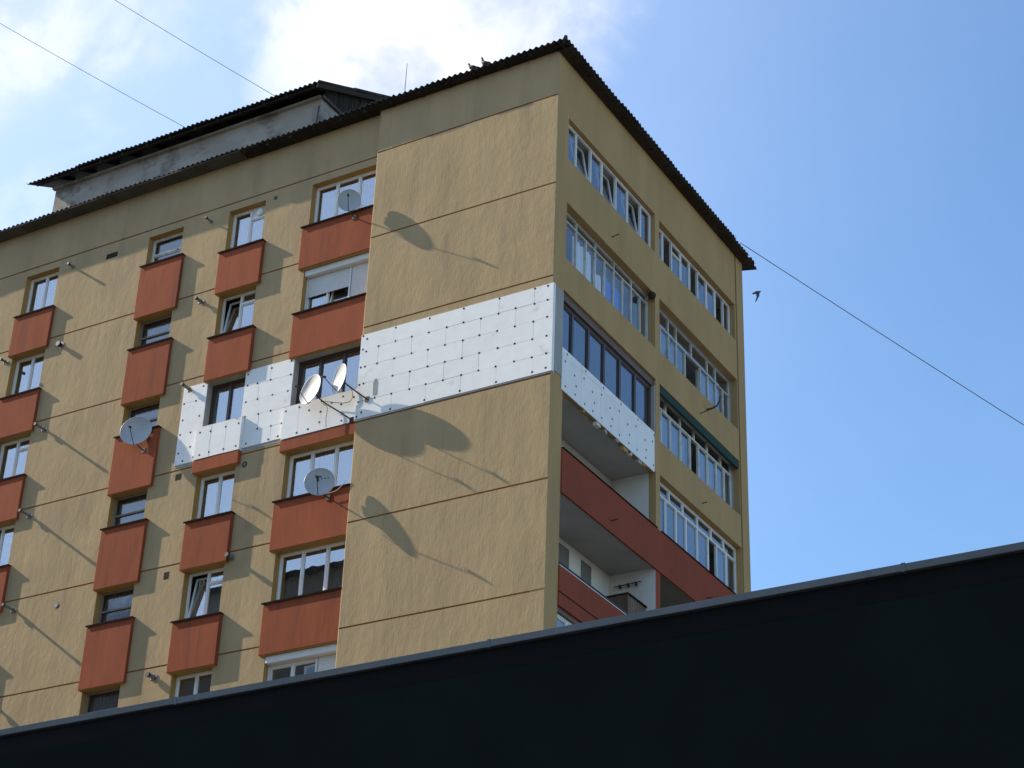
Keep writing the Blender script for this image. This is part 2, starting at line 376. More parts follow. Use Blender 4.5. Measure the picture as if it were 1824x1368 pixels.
# parapet panels under the windows
for k in range(NR):
    for c in COL:
        u0, u1 = COL[c][2], COL[c][3]; zb = gz(k+1)-.28; zt = sill(c, k)-.022
        dep = .095 if c in ('K', 'W1') else .12
        if c == 'W3': dep = .10
        if k == 2 and c in ('W2', 'W3'): zt = 24.20 if c == 'W2' else 24.17
        p = MB().fb(FF, u0, u1, zb, zt, -.05, dep).build('parapet_panel', RED, BLD, bevel=.012)
        MB().fb(FF, u0+.02, u1-.02 if c != 'W3' else u1-.004, zb-.006, zb+.02, -.04, dep-.015).build('panel_underside', OCHRE, p)
        if not (k == 2 and c in ('W2', 'W3')):
            ov = .035 if c in ('K', 'W1') else .045
            MB().fb(FF, u0-.03, u1+.03 if c != 'W3' else u1, zt+.002, zt+.02, -.20, dep+ov).build('window_sill', METAL, p)
            MB().fb(FF, u0-.03, u1+.03 if c != 'W3' else u1, zt-.028, zt+.0, dep+ov-.006, dep+ov).build('sill_lip', METAL, p)
# windows of the long front
D = -.20
for k in range(NR):
    z1 = head(k); z0 = sill('W1', k); brown = (k == 2)
    # left column
    u0, u1 = COL['W1'][:2]; mid = (u0+u1)/2-.01
    kw = {}
    if k in (2,): kw['trans'] = {1: z1-.36}
    if k == 3: kw['tilt'] = (0,)
    w = window(FF, u0, u1, z0, z1, D, [mid], BLD, PVC, **kw)
    curtain(FF, u0+.1 if k % 2 else mid-.35, u1-.05, z0, z1-.05, -.42, w)
    # stair and pantry column
    u0, u1 = COL['K'][:2]; zk = sill('K', k)
    w = window(FF, u0, u1, zk, z1, D, [], BLD, OLDF if k else OLDW, fw=.05, tr=zk+(z1-zk)*.46, top=[], gm=GLASSD, sash=(k == 0))
    curtain(FF, u0+.02, u1-.02, zk, z1, -.36, w, amp=.02)
    # two-light column
    u0, u1 = COL['W2'][:2]; z0 = sill('W2', k); mid = (u0+u1)/2-.01; kw = {}
    if k == 0: kw['trans'] = {1: z1-.36}; kw['nopane'] = (201,)
    if k in (1, 4): kw['trans'] = {1: z1-.36}; kw['tilt'] = (0,)
    fm = BROWN if brown else PVC
    w = window(FF, u0, u1, z0, z1, D, [mid], BLD, fm, fw=.07 if brown else .05, **kw)
    if k == 0:
        f = MB(); cx, cz = -9.72, 31.93; f.fb(FF, mid+.03, u1-.05, z1-.34, z1-.05, D-.05, D-.03)
        f.tube([FF(cx, cz, D-.03), FF(cx, cz, D+.03)], .115, 20).tube([FF(cx, cz, D+.03), FF(cx, cz, D+.045)], .085, 20); f.build('ventilator', PVC, w)
    if k in (2, 3, 4, 0): curtain(FF, u0+.08, u1-.05, z0, z1-.05, -.44, w)
    # three-light column beside the bay
    u0, u1 = COL['W3'][:2]; z0 = sill('W3', k); u1 = -5.62; m1, m2 = -7.10, -6.36; kw = {}
    zt = z1
    if k in (1, 5): zt = z1-.20
    if k == 1: kw['tilt'] = (1,)
    w = window(FF, u0, u1, z0, zt, D, [m1, m2], BLD, fm, fw=.07 if brown else .05, **kw)
    if k in (0, 3): curtain(FF, u0+.1, u1, z0, zt-.05, -.42, w)
    if k == 4: curtain(FF, u0+.1, u1, z0, zt-.3, -.42, w, CURTB)
    if k in (1, 5):
        MB().fb(FF, u0, u1, zt+.003, z1-.003, D-.05, -.03 if k == 1 else .0).build('shutter_box', SHUT, w, bevel=.03)
        spans = [(u0+.06, m2-.04, z0+.62), (m2+.04, u1-.05, z0+.03)] if k == 1 else [(m2+.04, u1-.05, z0+.03)]
        for (a, c, zlow) in spans:
            b = MB(); z = zt
            while z > zlow:
                za = max(z-.042, zlow)
                b.v += [FF(a, z, D+.014), FF(c, z, D+.014), FF(c, z-.008, D+.024), FF(a, z-.008, D+.024), FF(c, za+.006, D+.026), FF(a, za+.006, D+.026), FF(c, za, D+.014), FF(a, za, D+.014)]
                i = len(b.v)-8; b.f += [(i, i+1, i+2, i+3), (i+3, i+2, i+4, i+5), (i+5, i+4, i+6, i+7)]; z = za
            b.build('roller_shutter', SHUT, w)
            MB().fb(FF, a, c, zlow-.03, zlow, D+.01, D+.03).build('shutter_bar', SHUT, w)
        for uu in (u0+.005, m2-.035): MB().fb(FF, uu, uu+.05, z0+.02, zt, D+.008, D+.04).build('shutter_guide', SHUT, w)

# polystyrene boards of the unfinished insulation, with their black anchors
ANC = MB().tube([(0, 0, 0), (0, -.005, 0)], [.031, .028], 10).mesh('insulation_anchor', ANCH)
ANCX = MB().tube([(0, 0, 0), (.005, 0, 0)], [.031, .028], 10).mesh('insulation_anchor', ANCH)
def anchor(fc, u, z, d, parent, sidew=False):
    if sidew: put('insulation_anchor', ANCX, parent, fc(u, z, d-.002))
    else: put('insulation_anchor', ANC, parent, fc(u, z, d-.002))
def board(fc, u0, u1, z0, z1, d0, d1, jit=.0015):
    d = d1+rnd(-jit, jit); gp = random.choice((.0005, .001, .002, .004, .006))
    return MB().fb(fc, u0+gp, u1-gp, z0+gp, z1-gp, d0, d).build('insulation_board', EPS, BLD, bevel=.0012), d
rows = [24.19, 24.69, 25.19, 25.69, 26.185, 26.64]
RE = .022
lastb = []
for r in range(5):
    off = -.51 if r % 2 == 0 else -1.02
    cuts = [RE]+[off-1.005*i for i in range(6) if off-1.005*i > XB+.2]+[XB-.005]
    for i in range(len(cuts)-1):
        o, d = board(FB, cuts[i+1], cuts[i], rows[r], rows[r+1], .002, .018); lastb.append((cuts[i+1], cuts[i], rows[r], rows[r+1], o, d))
def anch_on(fc, u, z, lst, sidew=False):
    for (a, c, e, f, o, d) in lst:
        if a <= u <= c and e <= z <= f: anchor(fc, u, z, d, o, sidew); return
for j, z in enumerate(rows):
    for i in range(11):
        u = -.515-.5025*i
        if j in (0, 5) and (i % 2 == 1): continue
        anch_on(FB, u+rnd(-.02, .02), min(26.60, max(24.26, z))+rnd(-.015, .015), lastb)
for z in (25.69, 25.18, 26.57, 26.17, 24.28, 24.7): anch_on(FB, -.14, z+rnd(-.02, .02), lastb)
for z in (26.5, 26.13, 25.69, 25.2, 24.36): anch_on(FB, -5.42, z+rnd(-.02, .02), lastb)
# grey board on the return of the corner pillar
MB().box((.002, -.015, 24.20), (.024, .09, 26.65)).build('corner_insulation', EPS, BLD, bevel=.004)
MB().box((.002, .092, 24.27), (.018, .50, 26.64)).build('corner_render', GREYW, BLD, bevel=.006)
# strip left of the two-light window, strip between the windows, and the parapets below them
lf = []
TH = .020
for (u0, u1, z0, z1) in ((-11.47, -10.66, 26.13, 26.62), (-11.47, -10.66, 25.20, 26.13), (-11.47, -10.745, 24.72, 25.20), (-11.47, -10.745, 24.27, 24.72),
                         (-9.38, -8.55, 26.14, 26.62), (-8.55, -7.80, 26.14, 26.62), (-9.38, -8.90, 25.66, 26.14), (-8.90, -7.80, 25.66, 26.14), (-9.38, -8.45, 25.20, 25.66), (-8.45, -7.80, 25.20, 25.66),
                         (-9.248, -8.80, 24.74, 25.20), (-8.80, -7.945, 24.74, 25.20), (-9.248, -8.35, 24.29, 24.74), (-8.35, -7.945, 24.29, 24.74)):
    o, d = board(FF, u0, u1, z0, z1, .002, TH); lf.append((u0, u1, z0, z1, o, d))
for (u, z) in ((-11.40, 26.12), (-11.0, 26.12), (-10.80, 26.52), (-11.38, 25.62), (-10.82, 25.62), (-11.40, 25.18), (-11.05, 25.18), (-11.38, 24.62), (-11.0, 24.74), (-11.2, 24.36), (-10.85, 24.40),
               (-9.3, 26.5), (-9.28, 26.16), (-8.96, 26.15), (-8.53, 26.5), (-8.53, 26.15), (-7.9, 26.55), (-7.88, 26.14), (-9.28, 25.66), (-8.9, 25.66), (-8.42, 25.67), (-7.92, 25.66), (-9.25, 25.22), (-8.82, 25.20), (-8.42, 25.2), (-7.9, 25.18),
               (-8.8, 24.76), (-8.36, 24.74), (-8.02, 24.74), (-9.12, 24.4), (-8.1, 24.38), (-8.4, 24.36)): anch_on(FF, u, z, lf)
pl = []
for (u0, u1, z0, z1, dd) in ((-10.745, -10.25, 24.225, 25.185, .128), (-10.25, -9.75, 24.225, 25.185, .128), (-9.75, -9.252, 24.225, 25.185, .128), (-7.93, -7.42, 24.19, 25.12, .112), (-7.42, -6.72, 24.19, 25.12, .112), (-6.72, -6.05, 24.19, 25.12, .112), (-6.05, -5.61, 24.19, 25.12, .112)):
    o, d = board(FF, u0, u1, z0, z1, .002, dd); pl.append((u0, u1, z0, z1, o, d))
for (u, z) in ((-10.62, 25.02), (-10.27, 24.98), (-9.77, 25.0), (-9.35, 25.0), (-10.24, 24.36), (-9.76, 24.34), (-9.36, 24.34), (-10.55, 24.34), (-7.84, 25.0), (-7.42, 25.02), (-7.43, 24.28), (-7.1, 24.85), (-7.08, 24.3), (-6.72, 25.02), (-6.73, 24.72), (-6.74, 24.42), (-6.4, 24.9), (-6.06, 25.0), (-6.1, 24.78), (-5.72, 24.9), (-5.7, 24.3), (-6.05, 24.3)): anch_on(FF, u, z, pl)
for (u0, u1, z) in ((-10.75, -9.25, 25.19), (-7.94, XB-.006, 25.125)):
    MB().fb(FF, u0, u1, z, z+.012, -.22, .10).build('window_sill', GREYW, BLD)
MB().fb(FB, XB+.01, -.02, 24.148, 24.186, .001, .006).build('base_strip', GREYW, BLD)
MB().fb(FF, -11.47, -10.76, 24.20, 24.265, .001, .006).build('base_strip', GREYW, BLD)
MB().fb(FF, -9.245, -7.95, 24.20, 24.285, .001, .006).build('base_strip', GREYW, BLD)
# unfinished grey jambs of the brown windows
for (u, s2) in ((-10.662, 1), (-7.802, 1)): MB().fb(FF, u, u+.012, 25.2, 26.60, -.19, .0).build('jamb_render', GREYW, BLD)
for (a, c) in ((-10.65, -9.39), (-7.79, -5.61)): MB().fb(FF, a, c, head(2)-.012, head(2)-.001, -.19, .0).build('head_render', GREYW, BLD)

# ---------------------------------------------------- vent pipes and holes in the long front
def pipe(u, z, ln, r=.04, tee=.0, m=PIPE, cap=True):
    b = MB(); b.tube([FF(u, z, -.05), FF(u, z, ln)], r, 12, False); p = b.build('vent_pipe', m, BLD, smooth=True)
    MB().tube([FF(u, z, ln-.05), FF(u, z, ln+.012)], r*1.25, 12).build('pipe_mouth', BLACK, p)
    MB().tube([FF(u, z, .001), FF(u, z, .015)], r*1.9, 14).build('pipe_collar', PIPE, p)
    if tee: MB().tube([FF(u, z, tee-.035), FF(u, z, tee+.035)], r*1.3, 12).tube([FF(u, z-.0, tee), FF(u+.0, z-.10, tee)], r*.8, 8).build('pipe_joint', PIPE, p)
for z, ln in ((31.95, .22), (26.52, .42), (23.84, .44), (21.06, .46)): pipe(-16.43, z, ln, .036, .10 if ln > .3 else 0)
pipe(-16.38, 29.26, .13, .062, 0, BLACK)
pipe(-18.46, 29.22, .26, .036, .08)
pipe(-11.29, 31.97, .26, .03); pipe(-11.24, 29.28, .30, .042, .10); pipe(-11.22, 26.50, .42, .042, .10); pipe(-11.22, 18.34, .27, .055, .07); pipe(-9.17, 21.20, .22, .05)
pipe(-16.45, 18.32, .44, .036, .1)
def hole(u, z, w, h, rd=False):
    b = MB()
    if rd:
        b.tube([FF(u, z, -.03), FF(u, z, .004)], w/2, 18); o = b.build('vent_hole', BLACK, BLD)
        if w > .15: MB().tube([FF(u, z, .001), FF(u, z, .012)], w*.27, 14).build('vent_grille', PIPE, o)
    else:
        b.fb(FF, u-w/2, u+w/2, z-h/2, z+h/2, -.03, .003); o = b.build('vent_hole', WOODD, BLD)
hole(-9.06, 32.08, .13, .13, True); hole(-9.10, 23.80, .17, .17, True); hole(-11.29, 23.92, .20, .18); hole(-11.26, 21.10, .17, .2); hole(-14.93, 31.91, .42, .17); hole(-14.94, 20.94, .22, .2, True)

# ------------------------------------------------------------------ the shaded short side with its loggias
RH = [(.58, 5.54, 30.71, 31.98), (5.80, 10.85, 30.71, 31.93), (.58, 5.54, 27.70, 29.36), (5.80, 10.88, 27.73, 29.38), (.52, 5.56, 25.10, 26.74), (5.80, 10.90, 25.01, 26.73), (.58, 5.56, 22.43, 24.02), (5.80, 10.90, 22.43, 24.03)]
wall('side_wall', FR, .012, 10.92, 21.27, 33.80, RH, YELR, BLD, t=.20, lips=False, rm=YELR)
# recessed strip and rear corner pillar
MB().fb(FR, 10.92, 11.02, 0, 33.8, -.25, -.07).build('pillar_recess', YELR, BLD)
MB().fb(FR, 11.02, 11.48, 0, 33.79, -.30, .002).build('rear_corner_pillar', YELR, BLD, bevel=.015)
MB().fb(FR, .012, .58, 0, 21.27, -.4, -.001).build('corner_pillar', YELR, BLD)
MB().fb(FR, 5.545, 5.80, 0, 21.258, -.35, -.004).build('middle_pillar', REDR, BLD)
def loggia(y0, y1, z0, z1, m=LOGW, cm=CEIL, dep=1.3, x1=-.201):
    b = MB().quad((-dep, y0, z0), (-dep, y1, z0), (-dep, y1, z1), (-dep, y0, z1)); o = b.build('loggia_back_wall', m, BLD)
    for y in (y0, y1): MB().quad((-dep, y, z0), (x1, y, z0), (x1, y, z1), (-dep, y, z1)).build('loggia_side_wall', m, o)
    MB().quad((-dep, y0, z1), (x1, y0, z1), (x1, y1, z1), (-dep, y1, z1)).build('loggia_ceiling', cm, o)
    MB().quad((-dep, y0, z0), (x1, y0, z0), (x1, y1, z0), (-dep, y1, z0)).build('loggia_floor', CEIL, o)
    return o
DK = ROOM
loggia(.58, 5.54, 29.62, 31.98, DK); loggia(5.80, 10.85, 29.62, 31.93, DK); loggia(.58, 5.54, 26.9, 29.36, GREYW); loggia(5.80, 10.88, 26.9, 29.38, GREYW)
loggia(.52, 5.56, 24.1, 26.74, DK); loggia(5.80, 10.9, 24.15, 26.73, GREYW); l3 = loggia(.58, 5.56, 21.4, 24.02, LOGW); loggia(5.80, 10.9, 21.4, 24.03, DK)
l4 = loggia(.58, 5.54, 18.6, 21.32, LOGW, x1=-.006); OLV = mat('olive_ceiling', (.17, .155, .115), .95, .12, (1, 1, 1))
loggia(5.81, 10.9, 18.6, 21.32, GREYW, OLV, x1=-.02); loggia(.58, 5.54, 15.9, 18.5, DK)
# windows of the closed loggias, each set back by its own depth
def ad(l, t): return [y+(t-.12)*(y+34.7)/20 for y in l]
window(FR, .64, 5.52, 30.72, 31.97, -.12, [1.22, 2.02, 2.65, 3.45, 4.13, 4.91], BLD, PVC, fw=.045, tilt=(1, 3, 5), gm=GLASSR, sw=.02)
w = window(FR, 5.82, 10.84, 30.73, 31.92, -.16, ad([6.28, 6.83, 7.43, 8.01, 8.54, 9.14, 9.73, 10.28], .16), BLD, PVC, fw=.045, opened=(1, 4, 7), trans={2: 31.58}, gm=GLASSR, sw=.02)
w = window(FR, .60, 5.53, 27.72, 29.35, -.22, ad([1.33, 1.85, 2.36, 2.87, 3.38, 3.88, 4.38, 4.89], .22), BLD, OLDW, fw=.026, tr=29.09, top=ad([1.33, 2.36, 3.38, 4.38], .22), gm=GLASSC, sash=False)
w = window(FR, 5.82, 10.87, 27.75, 29.37, -.25, ad([6.11, 6.62, 7.11, 7.65, 8.63, 9.14, 9.66, 10.15], .25), BLD, OLDW, fw=.026, tr=28.86, top=ad([6.6, 7.1, 8.07, 9.11, 9.65], .25), gm=GLASSR, sash=False, opened=(4,))
curtain(FR, 6.2, 7.8, 27.75, 28.9, -.45, w); curtain(FR, 9.0, 10.7, 27.75, 28.9, -.45, w)
w = window(FR, .54, 5.54, 25.12, 26.52, -.12, [1.22, 2.06, 2.89, 3.75, 4.61], BLD, BROWN, fw=.10, gm=GLASSR)
MB().fb(FR, .53, 5.54, 26.525, 26.735, -.19, -.06).build('window_head_board', BRNHEAD, w)
MB().fb(FR, 5.50, 5.555, 25.11, 26.53, -.118, -.01).build('jamb_render', GREYW, w)
w = window(FR, 5.82, 10.89, 25.03, 26.70, -.25, ad([6.12, 6.69, 7.32, 7.90, 8.44, 9.01, 9.59, 10.11], .25), BLD, OLDW, fw=.045, tr=26.30, top=ad([6.42, 7.31, 8.17, 9.02, 9.9], .25), gm=GLASSR, opened=(4,), sw=.015)
curtain(FR, 6.2, 8.1, 25.05, 26.65, -.40, w); curtain(FR, 8.9, 10.85, 25.05, 26.65, -.40, w); curtain(FR, 8.3, 8.55, 25.05, 26.2, -.40, w, CURTB)
MB().fb(FR, 5.81, 10.89, 26.49, 26.728, -.10, -.02).build('awning_roll', GREEN, w, bevel=.02)
w = window(FR, 5.82, 10.89, 22.45, 24.02, -.17, ad([6.38, 7.0, 7.6, 8.29, 8.97, 9.5, 10.13], .17), BLD, PVC, fw=.048, tr=23.63, top=ad([6.59, 7.41, 8.31, 9.17, 9.98], .17), gm=GLASSR, opened=(5,), sw=.018)
# red and white parapets
q = MB().fb(FR, .585, 5.60, 21.26, 22.40, -.02, .035).fb(FR, 5.60, 10.90, 21.26, 22.40, -.02, .033).build('side_parapet_panel', REDR, BLD)
MB().fb(FR, .585, 5.55, 22.402, 22.425, -.12, .06).fb(FR, 5.80, 10.89, 22.402, 22.425, -.12, .06).build('parapet_capping', METAL, q)
q = MB().fb(FR, .585, 5.535, 18.44, 19.42, -.10, .03).build('side_parapet_panel', REDR, BLD)
MB().fb(FR, .585, 5.535, 18.76, 18.79, .02, .034).build('panel_groove', METAL, q)
MB().fb(FR, .62, 5.5, 19.423, 19.45, -.1, .02).build('parapet_capping', LOGW, q)
b = MB().tube([FR(.6, 19.535, -.04), FR(5.5, 19.535, -.04)], .022, 8)
for y in (1.1, 2.3, 3.5, 4.7): b.tube([FR(y, 19.44, -.04), FR(y, 19.53, -.04)], .012, 6)
b.build('handrail', BLACK, q)
MB().fb(FR, .60, 5.52, 18.33, 18.435, -.14, -.03).build('brown_soffit_board', BRNHEAD, BLD)
w = window(FR, .62, 5.5, 16.9, 18.325, -.10, [1.21, 1.85, 2.5, 3.1, 3.7, 4.4], BLD, PVC, fw=.06, gm=GLASSR)
sb = []
cut = [.48, 1.45, 2.45, 3.45, 4.45, 5.43]
for i in range(5):
    o, d = board(FR, cut[i], cut[i+1], 23.93, 24.92, .004, .03); sb.append((cut[i], cut[i+1], 23.93, 24.92, o, d))
    o, d = board(FR, cut[i], cut[i+1], 24.92, 25.09, .004, .029); sb.append((cut[i], cut[i+1], 24.92, 25.09, o, d))
for i in range(11):
    y = .62+.47*i
    anch_on(FR, y+rnd(-.03, .03), 24.60 if i % 2 else 24.76, sb, True)
    if i % 2 == 0: anch_on(FR, y+.1, 25.0, sb, True)
    anch_on(FR, y+.05+rnd(-.03, .03), 24.10+rnd(-.02, .02), sb, True)
    if i % 2: anch_on(FR, y+.1, 24.35, sb, True)
for (y, w_, h_) in ((1.6, .10, .05), (2.3, .22, .06), (2.75, .12, .09), (3.3, .18, .05), (3.75, .26, .10), (4.15, .09, .06), (4.55, .24, .09), (4.85, .12, .05)):
    bb = MB().fb(FR, y, y+w_, 23.925-h_, 23.93, -.10, .01)
    bb.v = [(v[0]+rnd(-.02, .02), v[1]+rnd(-.03, .03), v[2]+rnd(-.015, .0)) for v in bb.v]; bb.build('mortar_lump', random.choice((GREYW, YELR, LOGW)), BLD)
# grey openings in the back wall of the lower open loggia
for (a, c) in ((2.75, 3.38), (4.01, 4.53)): MB().box((-1.30, a, 18.62), (-1.285, c, 21.17)).build('grey_blind', mat('blind_grey', (.17, .16, .15), .8, .1, (2, 2, 2)), l4)
# spout pipe, hooks and stubs left in the side wall
def hook(y, z, ln=.14, dz=.0, m=BLACK): MB().tube([FR(y, z, -.02), FR(y, z+dz, ln)], .014, 6).build('wall_hook', m, BLD)
hook(3.0, 29.72, .22, .04); hook(8.30, 27.02, .26, .05); hook(8.35, 24.30, .15, .02); hook(3.05, 21.55, .24, .02); hook(8.5, 21.6, .2, .01)
s0 = FR(8.79, 27.42, 0)
MB().tube([(0.0, 8.75, 27.36), (.14, 8.78, 27.38), (.28, 8.82, 27.45), (.36, 8.84, 27.60), (.38, 8.84, 27.75)], .028, 8).build('drain_spout', STEEL, BLD, smooth=True)

# ------------------------------------------------------------------ roofs
WV = .177
def sheet(ln, waves=6, seg=10, th=.011, amp=.026):
    b = MB(); n = waves*seg
    rows_ = [0, ln*.5, ln]
    def P(i, y, o):
        x = i*WV/seg; return (x, y, amp*math.cos(2*math.pi*i/seg)+o-(.004 if 0 < y < ln else 0))
    idx = {}
    for o in (0, 1):
        for j, y in enumerate(rows_):
            for i in range(n+1): idx[o, j, i] = len(b.v); b.v.append(P(i, y, -th if o == 0 else 0))
    for j in range(len(rows_)-1):
        for i in range(n):
            b.f.append((idx[1, j, i], idx[1, j, i+1], idx[1, j+1, i+1], idx[1, j+1, i])); b.f.append((idx[0, j, i+1], idx[0, j, i], idx[0, j+1, i], idx[0, j+1, i+1]))
    for i in range(n):
        b.f.append((idx[0, 0, i], idx[0, 0, i+1], idx[1, 0, i+1], idx[1, 0, i]))
    for j in range(len(rows_)-1):
        for i in (0, n): b.f.append((idx[0, j, i], idx[0, j+1, i], idx[1, j+1, i], idx[1, j, i]))
    me = b.mesh('roof_sheet', ROOFS)
    for p in me.polygons: p.use_smooth = len(p.vertices) == 4
    return me
SH = sheet(1.75)
PITCH = math.radians(10)
EY, EX, EZ = -.34, .37, 33.835
deck = MB()
tp = math.tan(PITCH); zc = EZ-.05
yc = 5.8; hz = zc+tp*(yc-EY)
deck.quad((XL, EY+.22, zc+tp*.22), (EX-.22, EY+.22, zc+tp*.22), (-5.6, yc, hz), (XL, yc, hz))
deck.quad((EX-.22, EY+.22, zc+tp*.22), (EX-.22, 11.85, zc+tp*.22), (-5.6, yc, hz))
deck.quad((XL, 11.85, zc+tp*.22), (EX-.22, 11.85, zc+tp*.22), (-5.6, yc, hz), (XL, yc, hz))
deck.quad((XL, DS, 33.79), (-.01, DS, 33.79), (-.01, 11.48, 33.79), (XL, 11.48, 33.79))
ROOF = deck.build('roof', ROOFS, BLD)
PW = WV*6
def hip_clip(o, keep_front):
    bpy.context.view_layer.update()
    mw = Matrix.LocRotScale(o.location, o.rotation_euler, None); me = o.data.copy(); me.transform(mw); bm = bmesh.new(); bm.from_mesh(me)
    nrm = Vector((1, 1, 0)) if keep_front else Vector((-1, -1, 0))
    bmesh.ops.bisect_plane(bm, geom=bm.verts[:]+bm.edges[:]+bm.faces[:], plane_co=(EX, EY, 0), plane_no=nrm, clear_outer=True)
    bm.to_mesh(me); bm.free(); me.transform(mw.inverted()); o.data = me
n = 0; x = EX-PW-.01
while x > XL:
    put('roof_sheet', SH, ROOF, (x, EY+rnd(-.022, .022), EZ+rnd(-.006, .006)), (PITCH+rnd(-.008, .008), rnd(-.007, .007), rnd(-.006, .006)))
    if n < 2: hip_clip(C.objects[-1], True)
    x -= PW; n += 1
y = EY
i = 0
while y < 11.2:
    end = y > 10.2
    o = put('roof_sheet', SH, ROOF, (EX+rnd(-.022, .022)-(.0 if not end else .03), y, EZ+rnd(-.006, .006)), None)
    o.rotation_euler = (PITCH+rnd(-.008, .008), rnd(-.007, .007), math.pi/2+rnd(-.006, .006))
    if i < 2: hip_clip(o, False)
    i += 1; y += PW
# broken end of the side eave
SHB = sheet(.9, 2)
for (yy, dx, dz, rz) in ((11.42, -.02, -.03, .05), (11.58, -.12, -.08, -.12), (11.66, -.05, -.12, .1)):
    o = put('roof_sheet', SHB, ROOF, (EX+dx, yy, EZ+dz)); o.rotation_euler = (PITCH-.03, rnd(-.06, .06), math.pi/2+rz)
# ridge cap piece at the corner
MB().tube([(EX+.0, EY+.0, EZ+.02), (-1.2, 1.23, EZ+.02+tp*1.57)], [.05, .05], 8).build('hip_cap', ROOFS, ROOF, smooth=True)
# eave boards, purlins, rafter ends
x = -10.2
while x > XL:
    ln = rnd(1.05, 1.3)
    o = MB().box((x-ln+.008, -.31, -.006), (x-.008, DS+.02, .006)).build('soffit_board', SOFF, ROOF); o.location = (0, 0, 33.785+rnd(-.004, .004)); x -= ln
MB().box((XL, -.315, 33.765), (-10.2, -.285, 33.80)).build('eave_batten', SOFF, ROOF)
MB().box((-10.19, -.20, 33.76), (EX-.18, -.13, 33.825)).build('eave_purlin', WOODD, ROOF)
MB().box((EX-.26, EY+.1, 33.765), (EX-.20, 11.6, 33.83)).build('eave_purlin', WOODD, ROOF)
MB().box((-.02, EY+.3, 33.722), (.33, 11.55, 33.738)).build('eave_soffit', WOODD, ROOF)
MB().box((-10.15, -.27, 33.772), (-.03, DS+.03, 33.786)).build('eave_soffit', WOODD, ROOF)
RF = MB().box((-.045, 0, -.05), (.045, .62, .05)).mesh('rafter_end', WOODD)
x = -.75
while x > -10.1:
    put('rafter_end', RF, ROOF, (x, -.245, 33.765), (PITCH, 0, rnd(-.05, .05))); x -= rnd(.78, .95)
y = .4
while y < 11.6:
    put('rafter_end', RF, ROOF, (.275, y, 33.75), (PITCH, 0, math.pi/2+rnd(-.05, .05))); y += rnd(.8, 1.0)
# attic storey set back on the roof
PH = MB().box((-20.25, 2.5, 34.0), (-9.67, 8.5, 37.40)).build('attic_wall', CONC, ROOF)
PZ, PY, PP = 37.50, 1.90, math.radians(26.8)
SHP = sheet(2.2); x = -9.37-PW; pc = math.cos(PP); ps = math.sin(PP)
k = 0
while k < 11:
    put('roof_sheet', SHP, ROOF, (x, PY+rnd(-.02, .02), PZ+rnd(-.006, .006)), (PP+rnd(-.006, .006), rnd(-.006, .006), rnd(-.005, .005)))
    put('roof_sheet', SHP, ROOF, (x, PY+2.0*pc, PZ+.03+2.0*ps), (PP, 0, 0)); x -= PW; k += 1
RZ = PZ+ps/pc*(5.5-PY)
d2 = MB()
for (a, c) in ((PY+.15, 5.5),):
    d2.quad((-20.9, PY+.2, PZ-.06+.2*ps/pc), (-9.5, PY+.2, PZ-.06+.2*ps/pc), (-9.5, 5.5, RZ-.06), (-20.9, 5.5, RZ-.06)); d2.quad((-20.9, 9.1, PZ-.06), (-9.5, 9.1, PZ-.06), (-9.5, 5.5, RZ-.06), (-20.9, 5.5, RZ-.06))
d2.build('attic_roof_deck', ROOFS, ROOF)
# eave timbers and concrete ledge of the attic
MB().box((-20.3, 2.38, 37.33), (-9.66, 2.5, 37.40)).build('attic_ledge', CONC, ROOF)
MB().box((-20.7, 2.02, 37.40), (-9.5, 2.10, 37.47)).build('eave_purlin', WOODD, ROOF)
RF2 = MB().box((-.04, 0, -.06), (.04, .95, .05)).mesh('rafter_end', WOODD)
x = -9.62
while x > -20.7: put('rafter_end', RF2, ROOF, (x, 1.98, PZ-.08), (PP, 0, 0)); x -= rnd(.85, 1.0)
# timber gable with a beam under it and a verge board above
y = 2.56
while y < 8.3:
    zt = PZ-.10+ps/pc*(min(y, 11-y)-PY)
    wd = rnd(.13, .19)
    if zt-.06 > 37.42: MB().box((-9.665+rnd(0, .012), y, 37.36), (-9.63+rnd(0, .015), y+wd-.012, zt)).build('gable_board', WOODD, ROOF)
    y += wd
MB().box((-9.67, 2.45, 37.335), (-9.575, 8.5, 37.425)).build('gable_beam', SOFF, ROOF)
vb = MB()
def vq(y): return PZ-.055+ps/pc*(y-PY)
vb.box8([(-9.45, PY+.02, vq(PY)-.16), (-9.40, PY+.02, vq(PY)-.16), (-9.40, 5.5, vq(5.5)-.16), (-9.45, 5.5, vq(5.5)-.16), (-9.45, PY+.02, vq(PY)), (-9.40, PY+.02, vq(PY)), (-9.40, 5.5, vq(5.5)), (-9.45, 5.5, vq(5.5))])
vb.build('verge_board', WOODD, ROOF)
for yy in (2.3, 2.95, 3.6, 4.3, 5.0): MB().box8([(-10.2, yy, vq(yy)-.10), (-9.42, yy, vq(yy)-.10), (-9.42, yy+.07, vq(yy+.07)-.10), (-10.2, yy+.07, vq(yy+.07)-.10), (-10.2, yy, vq(yy)-.02), (-9.42, yy, vq(yy)-.02), (-9.42, yy+.07, vq(yy+.07)-.02), (-10.2, yy+.07, vq(yy+.07)-.02)]).build('verge_purlin', WOODD, ROOF)
# small wall-mounted post on the attic
MB().tube([(-9.75, 2.42, 36.0), (-9.66, 2.40, 37.0)], .025, 6).build('attic_post', STEEL, ROOF)

